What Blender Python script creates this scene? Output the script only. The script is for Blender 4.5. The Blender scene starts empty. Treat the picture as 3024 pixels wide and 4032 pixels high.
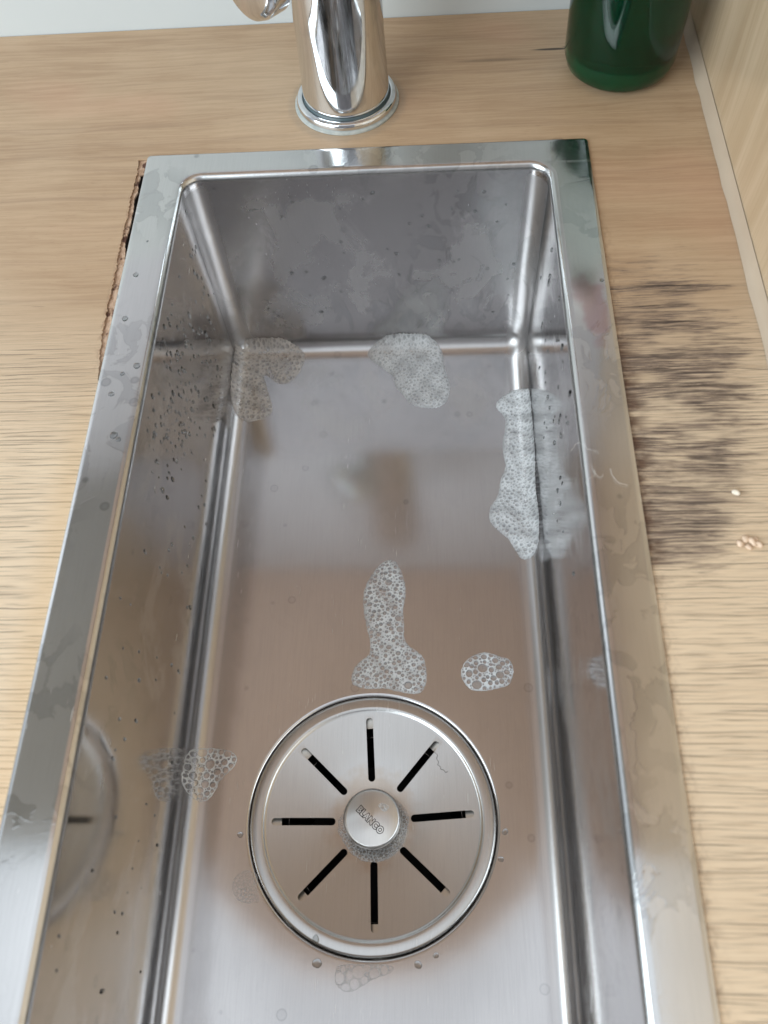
import bpy, bmesh, math, random
import numpy as np
from mathutils import Vector, Matrix

S = bpy.context.scene
COL = S.collection
# ------------------------------------------------------------------ camera, world, lights
cam = bpy.data.cameras.new('camera'); co = bpy.data.objects.new('camera', cam); COL.objects.link(co)
M = Matrix(((0.9981755, 0.0143071, 0.0586594), (0.0151954, 0.8807259, -0.4733824), (-0.0584356, 0.4734101, 0.8789017))).to_4x4()
M.translation = Vector((0.0315954, -0.3566388, 0.2779977))
co.matrix_world = M
cam.sensor_fit = 'VERTICAL'; cam.sensor_height = 36.0; cam.sensor_width = 27.0
cam.lens = 3277.63 / 4032 * 36
cam.clip_start = 0.01; cam.clip_end = 50
cam.dof.use_dof = True; cam.dof.focus_distance = 0.425; cam.dof.aperture_fstop = 11
S.camera = co
S.view_settings.view_transform = 'Standard'; S.view_settings.look = 'None'
S.view_settings.exposure = 0.2; S.view_settings.gamma = 1.0
S.view_settings.use_curve_mapping = False

W = bpy.data.worlds.new('World'); S.world = W; W.use_nodes = True
wt = W.node_tree; wt.nodes.clear()
wo = wt.nodes.new('ShaderNodeOutputWorld'); bg = wt.nodes.new('ShaderNodeBackground')
tc = wt.nodes.new('ShaderNodeTexCoord'); sep = wt.nodes.new('ShaderNodeSeparateXYZ')
rp = wt.nodes.new('ShaderNodeValToRGB'); mr = wt.nodes.new('ShaderNodeMapRange')
mr.inputs[1].default_value = -0.3; mr.inputs[2].default_value = 1.0
wt.links.new(tc.outputs['Generated'], sep.inputs[0]); wt.links.new(sep.outputs[2], mr.inputs[0]); wt.links.new(mr.outputs[0], rp.inputs[0])
e = rp.color_ramp.elements
e[0].position = 0.0; e[0].color = (.36, .32, .30, 1)
e[1].position = 1.0; e[1].color = (.99, 1.05, 1.11, 1)
m_ = e.new(0.45); m_.color = (.50, .56, .62, 1)
wn = wt.nodes.new('ShaderNodeTexNoise'); wn.inputs['Scale'].default_value = 2.2; wn.inputs['Detail'].default_value = 1.5
wm = wt.nodes.new('ShaderNodeMapRange'); wm.inputs[1].default_value = .3; wm.inputs[2].default_value = .7; wm.inputs[3].default_value = .65; wm.inputs[4].default_value = 1.15
wx = wt.nodes.new('ShaderNodeMix'); wx.data_type = 'RGBA'; wx.blend_type = 'MULTIPLY'; wx.inputs[0].default_value = 1
wt.links.new(tc.outputs['Generated'], wn.inputs['Vector']); wt.links.new(wn.outputs[0], wm.inputs[0])
wt.links.new(rp.outputs[0], wx.inputs[6]); wt.links.new(wm.outputs[0], wx.inputs[7])
# the darker side of the room behind the viewer
dp = wt.nodes.new('ShaderNodeVectorMath'); dp.operation = 'DOT_PRODUCT'; dp.inputs[1].default_value = Vector((0.05, -.90, .38)).normalized()
nz = wt.nodes.new('ShaderNodeVectorMath'); nz.operation = 'NORMALIZE'; wt.links.new(tc.outputs['Generated'], nz.inputs[0]); wt.links.new(nz.outputs[0], dp.inputs[0])
dm = wt.nodes.new('ShaderNodeMapRange'); dm.interpolation_type = 'SMOOTHSTEP'; dm.inputs[1].default_value = .84; dm.inputs[2].default_value = .985; wt.links.new(dp.outputs['Value'], dm.inputs[0])
dx = wt.nodes.new('ShaderNodeMix'); dx.data_type = 'RGBA'; dx.inputs[7].default_value = (.22, .215, .225, 1)
wt.links.new(dm.outputs[0], dx.inputs[0]); wt.links.new(wx.outputs[2], dx.inputs[6])
wt.links.new(dx.outputs[2], bg.inputs[0]); bg.inputs[1].default_value = 0.95
wt.links.new(bg.outputs[0], wo.inputs[0])

def area(name, loc, target, sx, sy, power, col):
    l = bpy.data.lights.new(name, 'AREA'); l.shape = 'RECTANGLE'; l.size = sx; l.size_y = sy
    l.energy = power; l.color = col
    o = bpy.data.objects.new(name, l); COL.objects.link(o); o.location = loc
    o.rotation_euler = (Vector(target) - Vector(loc)).to_track_quat('-Z', 'Y').to_euler()
    return o
area('window_light', (-1.15, -1.0, 0.68), (0, -.22, .03), 1.5, 1.3, 31, (.84, .95, 1.0))

# ------------------------------------------------------------------ helpers
A_, B_, D_, FR = 0.0896, 0.0167, 0.1316, 0.0115    # bowl half width, back wall offset, depth, cove radius
YF = -0.4233                                        # front wall of the bowl
DC = (0.0012, -0.2988)                              # drain centre

def tag(o, label=None, cat=None, group=None, kind=None):
    if label: o['label'] = label
    if cat: o['category'] = cat
    if group: o['group'] = group
    if kind: o['kind'] = kind
    return o

def empty(name, loc, label, cat, group=None):
    o = bpy.data.objects.new(name, None); COL.objects.link(o); o.location = loc
    o.empty_display_size = .02
    return tag(o, label, cat, group)

def link(name, me, mat=None, parent=None, smooth=True, loc=None):
    o = bpy.data.objects.new(name, me); COL.objects.link(o)
    if mat: me.materials.append(mat)
    if smooth: me.polygons.foreach_set('use_smooth', [True] * len(me.polygons))
    if parent is not None:
        o.parent = parent
        if loc is None: o.location = -Vector(parent.location)   # mesh data written in world coordinates
        else: o.location = loc
    elif loc is not None: o.location = loc
    return o

def from_bm(name, bm, mat=None, parent=None, smooth=True, loc=None, sharp=None):
    me = bpy.data.meshes.new(name); bm.normal_update(); bm.to_mesh(me); bm.free()
    o = link(name, me, mat, parent, smooth, loc)
    if sharp: me.set_sharp_from_angle(angle=math.radians(sharp))
    return o

def lathe(name, prof, mat, parent=None, seg=96, c=(0, 0), closed=False, axis=None, loc=None, sharp=35, tilt=0):
    """prof: list of (r,z); axis: matrix placing the lathe"""
    bm = bmesh.new(); rings = []
    for r, z in prof:
        if r < 1e-6:
            rings.append([bm.verts.new((c[0], c[1], z))])
        else:
            rings.append([bm.verts.new((c[0] + r * math.cos(2 * math.pi * i / seg), c[1] + r * math.sin(2 * math.pi * i / seg), z)) for i in range(seg)])
    for a, b in zip(rings[:-1], rings[1:]):
        for i in range(seg):
            j = (i + 1) % seg
            if len(a) == 1 and len(b) == 1: continue
            if len(a) == 1: bm.faces.new((a[0], b[i], b[j]))
            elif len(b) == 1: bm.faces.new((a[i], b[0], a[j]))
            else: bm.faces.new((a[i], b[i], b[j], a[j]))
    if axis is not None: bmesh.ops.transform(bm, matrix=axis, verts=bm.verts)
    bmesh.ops.recalc_face_normals(bm, faces=bm.faces)
    return from_bm(name, bm, mat, parent, True, loc, sharp)

def tube(name, pts, r, mat, parent=None, seg=12, loc=None, cap=True, radii=None):
    bm = bmesh.new(); rings = []
    P = [Vector(q) for q in pts]; up = Vector((0.13, 0.21, 1)).normalized(); prev = None
    for i, q in enumerate(P):
        t = (P[min(i + 1, len(P) - 1)] - P[max(i - 1, 0)]).normalized()
        if prev is None:
            n = t.cross(up)
            if n.length < 1e-3: n = t.cross(Vector((1, 0, 0)))
            n.normalize()
        else:
            n = (prev - t * prev.dot(t)).normalized()
        prev = n; b = t.cross(n); rr = radii[i] if radii else r
        rings.append([bm.verts.new(q + n * rr * math.cos(a) + b * rr * math.sin(a)) for a in [2 * math.pi * k / seg for k in range(seg)]])
    for a, b in zip(rings[:-1], rings[1:]):
        for k in range(seg):
            bm.faces.new((a[k], a[(k + 1) % seg], b[(k + 1) % seg], b[k]))
    if cap:
        bm.faces.new(rings[0][::-1]); bm.faces.new(rings[-1])
    bmesh.ops.recalc_face_normals(bm, faces=bm.faces)
    return from_bm(name, bm, mat, parent, True, loc, 40)

class NT:
    def __init__(s, name):
        s.m = bpy.data.materials.new(name); s.m.use_nodes = True; s.t = s.m.node_tree
        s.t.nodes.clear(); s.out = s.t.nodes.new('ShaderNodeOutputMaterial'); s.b = s.t.nodes.new('ShaderNodeBsdfPrincipled')
        s.t.links.new(s.b.outputs[0], s.out.inputs[0]); s._p = None
    def put(s, inp, v):
        if v is None: return
        if isinstance(v, bpy.types.NodeSocket): s.t.links.new(v, inp)
        else:
            if isinstance(v, (tuple, list)) and inp.type == 'RGBA' and len(v) == 3: v = (*v, 1)
            inp.default_value = v
    def set(s, **k):
        for n, v in k.items(): s.put(s.b.inputs[n.replace('_', ' ')], v)
    def pos(s):
        if s._p is None:
            s._p = s.t.nodes.new('ShaderNodeNewGeometry')
        return s._p.outputs['Position']
    def xyz(s, v=None):
        n = s.t.nodes.new('ShaderNodeSeparateXYZ'); s.put(n.inputs[0], v or s.pos()); return n.outputs
    def comb(s, x, y, z):
        n = s.t.nodes.new('ShaderNodeCombineXYZ')
        for i, v in enumerate((x, y, z)): s.put(n.inputs[i], v)
        return n.outputs[0]
    def scale(s, v, k, off=(0, 0, 0), rot=(0, 0, 0)):
        n = s.t.nodes.new('ShaderNodeMapping'); s.put(n.inputs[0], v); n.inputs['Scale'].default_value = k
        n.inputs['Location'].default_value = off; n.inputs['Rotation'].default_value = rot; return n.outputs[0]
    def math(s, op, a, b=None, c=None, clamp=False):
        n = s.t.nodes.new('ShaderNodeMath'); n.operation = op; n.use_clamp = clamp
        for i, v in enumerate((a, b, c)):
            if v is not None: s.put(n.inputs[i], v)
        return n.outputs[0]
    def noise(s, v, sc=1.0, det=3.0, rough=.5, dist=0.0, col=False):
        n = s.t.nodes.new('ShaderNodeTexNoise'); s.put(n.inputs['Vector'], v)
        n.inputs['Scale'].default_value = sc; n.inputs['Detail'].default_value = det
        n.inputs['Roughness'].default_value = rough; n.inputs['Distortion'].default_value = dist
        return n.outputs[1 if col else 0]
    def voro(s, v, sc, feat='F1', rnd=1.0, out=0):
        n = s.t.nodes.new('ShaderNodeTexVoronoi'); n.feature = feat; s.put(n.inputs['Vector'], v)
        n.inputs['Scale'].default_value = sc; n.inputs['Randomness'].default_value = rnd; return n.outputs[out]
    def step(s, v, a, b, lo=0.0, hi=1.0, smooth=True):
        n = s.t.nodes.new('ShaderNodeMapRange'); n.interpolation_type = 'SMOOTHSTEP' if smooth else 'LINEAR'
        if a > b: a, b, lo, hi = b, a, hi, lo
        s.put(n.inputs[0], v); n.inputs[1].default_value = a; n.inputs[2].default_value = b
        n.inputs[3].default_value = lo; n.inputs[4].default_value = hi; return n.outputs[0]
    def mix(s, f, a, b, mode='MIX'):
        n = s.t.nodes.new('ShaderNodeMix'); n.data_type = 'RGBA'; n.blend_type = mode
        s.put(n.inputs[0], f); s.put(n.inputs[6], a); s.put(n.inputs[7], b); return n.outputs[2]
    def mixf(s, f, a, b):
        n = s.t.nodes.new('ShaderNodeMix'); n.data_type = 'FLOAT'
        s.put(n.inputs[0], f); s.put(n.inputs[2], a); s.put(n.inputs[3], b); return n.outputs[0]
    def bump(s, h, st, dist, prev=None):
        n = s.t.nodes.new('ShaderNodeBump'); n.inputs['Strength'].default_value = st; n.inputs['Distance'].default_value = dist
        s.put(n.inputs['Height'], h)
        if prev is not None: s.put(n.inputs['Normal'], prev)
        return n.outputs[0]
    def ell(s, cx, cy, rx, ry, warp=None, soft=.4, X=None, Y=None):
        """soft-edged ellipse mask in world x,y (metres)"""
        p = s.xyz(); X = X or p[0]; Y = Y or p[1]
        dx = s.math('DIVIDE', s.math('SUBTRACT', X, cx), rx); dy = s.math('DIVIDE', s.math('SUBTRACT', Y, cy), ry)
        d = s.math('SQRT', s.math('ADD', s.math('MULTIPLY', dx, dx), s.math('MULTIPLY', dy, dy)))
        if warp is not None: d = s.math('ADD', d, warp)
        return s.step(d, 1 + soft / 2, 1 - soft / 2)

# ------------------------------------------------------------------ materials
CURVED = None
def steel(name, rough=.20, tint=(.60, .585, .57), film=True, radial=None, aniso=.0, scr=1.0):
    n = NT(name); P = n.pos(); x, y, z = n.xyz()
    base = tint; r = rough
    # fine brushing along y
    br = n.noise(n.scale(P, (1500, 45, 90)), 1, 3, .65)
    cloud = n.noise(n.scale(P, (14, 9, 14)), 1, 3, .55)
    r = n.math('ADD', n.math('ADD', rough - .03, n.math('MULTIPLY', cloud, .05)), n.math('MULTIPLY', br, .02))
    col = n.mix(n.step(cloud, .35, .7), tint, tuple(c * .93 for c in tint))
    col = n.mix(n.step(br, .42, .66, 0, .22), col, tuple(c * .80 for c in tint))
    if film:
        # water film and dried water marks: patches with a crisp dried edge
        wv = n.noise(n.scale(P, (75, 55, 40)), 1, 4, .55, .8)
        top = n.step(z, -.0008, -.0003)
        sel = n.math('ADD', wv, n.math('MULTIPLY', top, .025))
        patch = n.step(sel, .525, .555); edge = n.math('MULTIPLY', n.step(sel, .520, .540), n.step(sel, .570, .545))
        big = n.math('MULTIPLY', n.step(n.noise(n.scale(P, (9, 9, 9), (3, 1, 2)), 1, 2), .42, .56), n.step(z, -.131, -.110, .12, 1))
        patch = n.math('MULTIPLY', patch, big); edge = n.math('MULTIPLY', edge, big)
        col = n.mix(n.math('MULTIPLY', patch, n.mixf(top, .36, .40)), col, (.42, .43, .44))
        col = n.mix(n.math('MULTIPLY', edge, n.mixf(top, .32, .20)), col, (.34, .33, .32))
        r = n.mixf(n.math('MULTIPLY', patch, .5), r, rough * .55)
        # chalky limescale haze on the upright walls
        haze = n.math('MULTIPLY', n.step(n.noise(n.scale(P, (34, 16, 22), (6, 6, 1)), 1, 4, .6, .5), .50, .60), n.math('MULTIPLY', n.step(z, -.006, -.02), n.step(z, -.124, -.112)))
        col = n.mix(n.math('MULTIPLY', haze, .30), col, (.80, .79, .78)); r = n.math('ADD', r, n.math('MULTIPLY', haze, .09))
        # round dried drop marks
        vd = n.voro(P, 85, 'F1', 1.0); vs = n.voro(P, 85, 'F1', 1.0, 1)
        spot = n.math('MULTIPLY', n.step(vd, .23, .17), n.step(vs, .72, .76))
        ring = n.math('MULTIPLY', spot, n.step(vd, .12, .18))
        col = n.mix(n.math('MULTIPLY', spot, n.mixf(top, .14, .40)), col, (.32, .33, .34)); col = n.mix(n.math('MULTIPLY', ring, .25), col, (.25, .25, .25))
    # bright hairline scratches, mostly lengthways
    s1 = n.noise(n.scale(P, (2600, 90, 300), (0, 0, 0), (0, 0, .12)), 1, 1, .5)
    s2 = n.noise(n.scale(P, (1900, 120, 300), (5, 2, 0), (0, 0, -1.05)), 1, 1, .5)
    gate = n.step(n.noise(n.scale(P, (30, 30, 30), (7, 0, 0)), 1, 2), .5, .66)
    sc_ = n.math('MULTIPLY', n.math('MAXIMUM', n.step(s1, .735, .80), n.step(s2, .75, .81)), gate)
    col = n.mix(n.math('MULTIPLY', sc_, .6 * scr), col, (.88, .87, .85))
    r = n.math('ADD', r, n.math('MULTIPLY', sc_, .25))
    if film: r = n.math('SUBTRACT', r, n.step(z, -.128, -.110, 0, .035))
    if film: r = n.math('ADD', r, n.math('MULTIPLY', n.math('MULTIPLY', n.step(y, -.0172, -.0168), n.step(y, -.0150, -.0160)), .11))
    if film:
        # the pressed radii (coves, corners, rolled lip) are duller than the flat sheet
        ax_ = n.math('ABSOLUTE', x)
        low = n.math('MULTIPLY', n.step(z, -.116, -.122), n.math('MAXIMUM', n.step(ax_, .0745, .0800), n.step(y, -.0315, -.0265)))
        cor = n.math('MULTIPLY', n.math('MULTIPLY', n.step(ax_, .0780, .0820), n.step(y, -.0290, -.0250)), n.step(z, -.004, -.008))
        lip = n.step(z, -.0003, -.0012)
        lip = n.math('MULTIPLY', lip, n.step(z, -.0050, -.0034))
        r = n.mixf(cor, n.mixf(n.math('MAXIMUM', low, lip), r, .27), .36)
    n.set(Base_Color=col, Metallic=1.0, Roughness=r)
    h = n.math('ADD', n.math('MULTIPLY', br, .12), n.math('MULTIPLY', sc_, -.6))
    bb = n.bump(n.noise(n.scale(P, (18, 11, 16)), 1, 2, .5), .13, .0012)
    if film: bb = n.bump(n.math('MULTIPLY', n.math('ADD', patch, n.math('MULTIPLY', wv, 1.5)), n.mixf(top, .15, 1.0)), .035, .0006, bb)
    bb = n.bump(h, .10, .0003, bb)
    n.set(Normal=bb)
    if radial:
        tg = n.t.nodes.new('ShaderNodeTangent'); tg.direction_type = 'RADIAL'; tg.axis = 'Z'
        n.set(Anisotropic=radial, Tangent=tg.outputs[0])
    return n

steel_bowl = steel('brushed_steel_bowl', .13, (.595, .58, .58))  # same steel as the rim, tinted darker to deepen the shade inside the bowl
steel_rim = steel('brushed_steel_rim', .165, (.69, .69, .69))
def add_pink(n):
    # pinkish food stain on the right flange
    x, y, z = n.xyz()
    w = n.math('MULTIPLY', n.math('SUBTRACT', n.noise(n.scale(n.pos(), (110, 110, 110)), 1, 3), .5), 1.4)
    m = n.math('MULTIPLY', n.math('MAXIMUM', n.ell(.1020, -.1105, .0052, .016, w, .7), n.ell(.0985, -.0990, .0045, .008, w, .9)), n.step(z, -.003, -.001))
    src = n.b.inputs['Base Color'].links[0].from_socket
    n.set(Base_Color=n.mix(n.math('MULTIPLY', m, .5), src, (.46, .24, .25)))
    return n
add_pink(steel_rim)
STEEL = steel_bowl.m; STEEL_RIM = steel_rim.m
pn = steel('turned_steel_plate', .23, (.575, .565, .555), False, .6, scr=.8)
_w = pn.math('MULTIPLY', pn.math('SUBTRACT', pn.noise(pn.scale(pn.pos(), (130, 130, 130)), 1, 3), .5), .9)
_m = pn.math('MULTIPLY', pn.ell(DC[0], DC[1] + .002, .0205, .0205, _w, .5), .5)
_src = pn.b.inputs['Base Color'].links[0].from_socket
pn.set(Base_Color=pn.mix(_m, _src, (.44, .34, .25)))
PLATE = pn.m
KNOB = steel('turned_steel_knob', .30, (.74, .73, .72), False, .92, scr=.3).m
dn = steel('steel_drain_well', .22, (.58, .56, .52), False); WELL = dn.m

def simple(name, col, rough=.5, metal=0.0, **k):
    n = NT(name); n.set(Base_Color=col, Roughness=rough, Metallic=metal)
    for a, b in k.items(): n.set(**{a: b})
    return n
DARK = simple('black_plastic_pipe', (.008, .009, .009), .5).m
n = simple('polished_chrome', (.72, .74, .76), .05, 1.0)
sm = n.noise(n.scale(n.pos(), (90, 90, 60)), 1, 4, .6)
n.set(Roughness=n.step(sm, .45, .7, .04, .13), Base_Color=n.mix(n.step(sm, .55, .72), (.74, .76, .78), (.60, .62, .64)))
CHROME = n.m
n = simple('limescale_seal', (.42, .44, .43), .6)
n.set(Base_Color=n.mix(n.noise(n.scale(n.pos(), (300, 300, 300)), 1, 3), (.22, .26, .26), (.62, .62, .58)))
SEAL = n.m
RUBBER = simple('dark_rubber_gap', (.07, .10, .11), .35).m
ENG = simple('engraved_letters', (.045, .035, .032), .6).m

# wood worktop: grain along x
def wood_top():
    n = NT('worktop_wood'); P = n.pos(); x, y, z = n.xyz()
    wob = n.noise(n.scale(P, (5, 14, 1)), 1, 3, .5)
    wy = n.math('ADD', y, n.math('MULTIPLY', n.math('SUBTRACT', wob, .5), .016))
    G = n.comb(x, wy, 0.0)
    broad = n.noise(n.scale(G, (5, 42, 1)), 1, 4, .55, .3)
    fine = n.noise(n.scale(G, (22, 520, 1)), 1, 4, .65)
    rings = n.noise(n.scale(G, (3.5, 130, 1), (9, 0, 0)), 1, 3, .6)
    base = n.mix(n.step(broad, .3, .7), (.500, .340, .210), (.400, .258, .152))
    base = n.mix(n.step(rings, .53, .70, 0, .38), base, (.33, .21, .13))
    base = n.mix(n.step(fine, .40, .62, 0, .34), base, (.64, .46, .30))
    po = n.step(n.noise(n.scale(n.comb(x, y, 0.0), (130, 2000, 1), (4, 1, 0)), 1, 2, .6), .60, .70)
    base = n.mix(n.math('MULTIPLY', po, .38), base, (.30, .18, .10))
    pinkish = n.step(n.noise(n.scale(P, (8, 14, 1), (2, 5, 0)), 1, 2), .55, .72, 0, .28)
    base = n.mix(pinkish, base, (.62, .34, .22))
    # weathered, raised, bleached grain towards the front and beside the basin
    wear = n.math('ADD', n.step(y, -.06, -.19, 0, 1), n.math('MULTIPLY', n.math('SUBTRACT', n.noise(n.scale(P, (14, 10, 1), (4, 4, 0)), 1, 2), .5), 1.0), clamp=True)
    base = n.mix(n.math('MULTIPLY', wear, .68), base, (.88, .72, .53))
    st = n.noise(n.scale(G, (60, 1500, 1)), 1, 3, .6)
    base = n.mix(n.math('MULTIPLY', n.step(st, .42, .7), n.math('MULTIPLY', wear, .22)), base, (.50, .33, .19))
    wv = n.math('MULTIPLY', n.math('SUBTRACT', n.noise(n.scale(P, (70, 70, 1)), 1, 2), .5), .0016)
    cy = n.math('ADD', y, wv)
    def crack(sx, sy, off, lo, hi):
        return n.step(n.noise(n.scale(n.comb(x, cy, 0.0), (sx, sy, 1), off), 1, 1.5, .5), lo, hi)
    def rows(per, jit, off, w0, w1):
        t = n.math('ADD', n.math('MULTIPLY', n.math('ADD', y, n.math('MULTIPLY', wv, .35)), per), n.math('MULTIPLY', n.noise(n.scale(P, (9, 60, 1), off), 1, 2, .5), jit))
        fr = n.math('ABSOLUTE', n.math('SUBTRACT', n.math('FRACT', t), .5))
        gt = n.noise(n.scale(n.comb(x, y, 0.0), (24, per * .9, 1), off), 1, 2, .55)
        return n.math('MULTIPLY', n.step(fr, w1, w0), n.step(gt, .46, .56))
    r1 = rows(470, 3.0, (3, 1, 0), .035, .11); r2 = rows(760, 4.5, (7, 4, 0), .04, .12)
    hair = n.math('MULTIPLY', n.math('MAXIMUM', r1, n.math('MULTIPLY', r2, .6)), n.step(wear, .15, .65))
    c1 = n.math('MULTIPLY', crack(26, 1250, (3, 7, 0), .64, .70), n.step(wear, .25, .6))
    c2 = n.math('MULTIPLY', crack(45, 1900, (8, 1, 0), .65, .71), n.step(wear, .15, .5))
    c3 = crack(45, 1000, (1, 3, 0), .765, .80)
    ln = n.math('MULTIPLY', n.step(n.noise(n.scale(n.comb(x, cy, 0.0), (9, 1100, 1), (2, 6, 0)), 1, 2, .6), .50, .64), n.step(wear, .1, .6))
    base = n.mix(n.math('MULTIPLY', ln, .20), base, (.38, .25, .15))
    c1 = n.math('MULTIPLY', c1, .55); c2 = n.math('MULTIPLY', c2, .4)
    ck = n.math('MAXIMUM', n.math('MAXIMUM', n.math('MAXIMUM', c1, c2), n.math('MULTIPLY', hair, .8)), n.math('MULTIPLY', c3, .6))
    # black mould soaked along the grain right of the sink
    mw = n.math('MULTIPLY', n.math('SUBTRACT', n.noise(n.scale(G, (40, 420, 1), (2, 2, 0)), 1, 5, .7), .5), 2.6)
    mould = n.ell(.128, -.152, .028, .055, mw, .8)
    mould = n.math('MAXIMUM', mould, n.ell(.136, -.098, .022, .0035, mw, .7))
    mould = n.math('MULTIPLY', mould, n.step(n.noise(n.scale(P, (26, 70, 1), (3, 9, 0)), 1, 3, .6), .34, .58, .12, 1))
    mould = n.math('MAXIMUM', mould, n.math('MULTIPLY', n.ell(.122, -.212, .018, .018, mw, .8), .9))
    ms = n.math('MULTIPLY', mould, n.step(n.noise(n.scale(G, (55, 1300, 1), (5, 5, 0)), 1, 4, .7), .42, .54))
    ms2 = n.math('MULTIPLY', mould, n.step(n.noise(n.scale(G, (34, 640, 1), (0, 8, 0)), 1, 4, .7), .52, .59))
    base = n.mix(n.math('MULTIPLY', mould, .42), base, (.27, .19, .145))
    base = n.mix(n.math('MULTIPLY', ms, .80), base, (.150, .108, .090))
    base = n.mix(n.math('MULTIPLY', ms2, .78), base, (.050, .036, .034))
    ck = n.math('MAXIMUM', ck, n.math('MULTIPLY', mould, n.math('MULTIPLY', n.math('MAXIMUM', crack(26, 1500, (6, 6, 0), .585, .64), n.math('MAXIMUM', r1, n.math('MULTIPLY', r2, .7))), 1.0)))
    base = n.mix(n.math('MULTIPLY', ck, .86), base, (.045, .030, .024))
    rb = n.math('MULTIPLY', n.math('MULTIPLY', n.step(x, .120, .110), n.step(x, .100, .108)), n.math('MULTIPLY', n.step(y, -.095, -.15), n.step(y, -.245, -.215)))
    base = n.mix(n.math('MULTIPLY', n.math('MULTIPLY', rb, n.step(n.noise(n.scale(P, (90, 200, 1), (1, 1, 0)), 1, 3, .6), .36, .60)), .85), base, (.075, .032, .018))
    # short black splits by the bottle
    sp = n.math('MAXIMUM', n.ell(.0985, .0730, .0095, .0009, None, .9), n.ell(.110, .0745, .0050, .0009, None, .9))
    sp = n.math('MAXIMUM', sp, n.math('MULTIPLY', n.ell(.066, .0660, .016, .0012, None, 1.0), .35))
    base = n.mix(n.math('MULTIPLY', sp, .9), base, (.02, .014, .01))
    # rust-brown water damage along the sink edge
    rn = n.noise(n.scale(P, (420, 260, 1)), 1, 3, .6)
    edge = n.math('MULTIPLY', n.math('MULTIPLY', n.step(x, -.1158, -.1130), n.step(x, -.10, -.108)), n.math('MULTIPLY', n.step(y, -.148, -.10), n.step(y, -.012, -.03)))
    ed = n.math('MULTIPLY', edge, n.step(rn, .46, .58))
    base = n.mix(n.math('MULTIPLY', ed, .5), base, (.20, .08, .045))
    e2 = n.math('MULTIPLY', n.math('MULTIPLY', n.step(x, -.125, -.111), n.step(x, .0, -.1)), n.step(y, -.12, -.2))
    base = n.mix(n.math('MULTIPLY', e2, .25), base, (.62, .36, .12))
    e3 = n.math('MULTIPLY', n.math('MULTIPLY', n.step(x, .1165, .1095), n.step(x, .105, .1095)), n.step(y, -.02, -.10))
    base = n.mix(n.math('MULTIPLY', e3, n.math('MULTIPLY', n.step(rn, .45, .65), .4)), base, (.12, .05, .025))
    # dried tide mark round the tap
    tr = n.math('MULTIPLY', n.ell(-.010, .0365, .0325, .0325, n.math('MULTIPLY', rn, .12), .12), .35)
    base = n.mix(tr, base, (.30, .24, .18))
    n.set(Base_Color=base, Roughness=n.mixf(wear, .42, .62), Coat_Weight=.08, Coat_Roughness=.25)
    h = n.math('SUBTRACT', n.math('MULTIPLY', n.math('ADD', fine, n.math('MULTIPLY', n.math('MULTIPLY', st, wear), 1.3)), .5), n.math('MULTIPLY', ck, 1.4))
    n.set(Normal=n.bump(h, .20, .0006))
    return n.m
WOOD = wood_top()

def wood_panel():
    n = NT('side_panel_wood'); P = n.pos(); x, y, z = n.xyz()
    G = n.comb(0.0, n.math('ADD', y, n.math('MULTIPLY', n.noise(n.scale(P, (4, 9, 4)), 1, 2), .02)), z)
    g = n.noise(n.scale(G, (1, 60, 4)), 1, 4, .55, .4); f = n.noise(n.scale(G, (1, 520, 14)), 1, 3, .6)
    c = n.mix(n.step(g, .35, .68), (.61, .47, .32), (.50, .37, .235)); c = n.mix(n.step(f, .4, .7, 0, .25), c, (.38, .25, .14))
    n.set(Base_Color=c, Roughness=.42, Coat_Weight=.9, Coat_Roughness=.10)
    return n.m
PANEL = wood_panel()
n = NT('rotten_core_shaded_side'); P = n.pos()
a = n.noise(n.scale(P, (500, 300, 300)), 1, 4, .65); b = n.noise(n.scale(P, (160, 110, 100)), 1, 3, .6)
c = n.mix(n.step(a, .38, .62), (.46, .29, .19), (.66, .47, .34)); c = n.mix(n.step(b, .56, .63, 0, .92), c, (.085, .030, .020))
x, y, z = n.xyz(); c = n.mix(n.step(z, -.0022, -.0030), c, (.012, .010, .009))  # cut side painted black below the top face, as shade in the gap
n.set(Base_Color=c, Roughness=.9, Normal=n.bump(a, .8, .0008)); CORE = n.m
n = NT('wall_paint'); x, y, z = n.xyz()
c = n.mix(n.step(z, .173, .179), (.60, .63, .635), (.60, .60, .64))
n.set(Base_Color=c, Roughness=.55, Normal=n.bump(n.noise(n.scale(n.pos(), (60, 60, 60)), 1, 3), .1, .001)); WALL = n.m
n = NT('silicone'); n.set(Base_Color=n.mix(n.noise(n.scale(n.pos(), (50, 40, 50)), 1, 3), (.44, .34, .25), (.52, .42, .32)), Roughness=.35); SILI = n.m

def foam_mat(name, col, rough=.28):
    n = NT(name); at = n.t.nodes.new('ShaderNodeAttribute'); at.attribute_name = 'film'
    tr = n.t.nodes.new('ShaderNodeBsdfTransparent'); mx = n.t.nodes.new('ShaderNodeMixShader')
    n.t.links.new(at.outputs['Fac'], mx.inputs[0]); n.t.links.new(tr.outputs[0], mx.inputs[1]); n.t.links.new(n.b.outputs[0], mx.inputs[2])
    n.t.links.new(mx.outputs[0], n.out.inputs[0])
    g = n.noise(n.scale(n.pos(), (2600, 2600, 2600)), 1, 2, .6)
    n.set(Base_Color=col, Roughness=rough, Coat_Weight=.9, Coat_Roughness=.06, Normal=n.bump(g, .45, .0003))
    return n.m
FOAM = foam_mat('soap_foam', (.87, .89, .91))
FOAMG = foam_mat('soap_foam_grey', (.84, .81, .79))
n = NT('water'); n.set(Base_Color=(.70, .72, .72), Transmission_Weight=1.0, IOR=1.33, Roughness=.02); WATER = n.m  # grey tint stands in for the dark surroundings that clear drops refract

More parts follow.
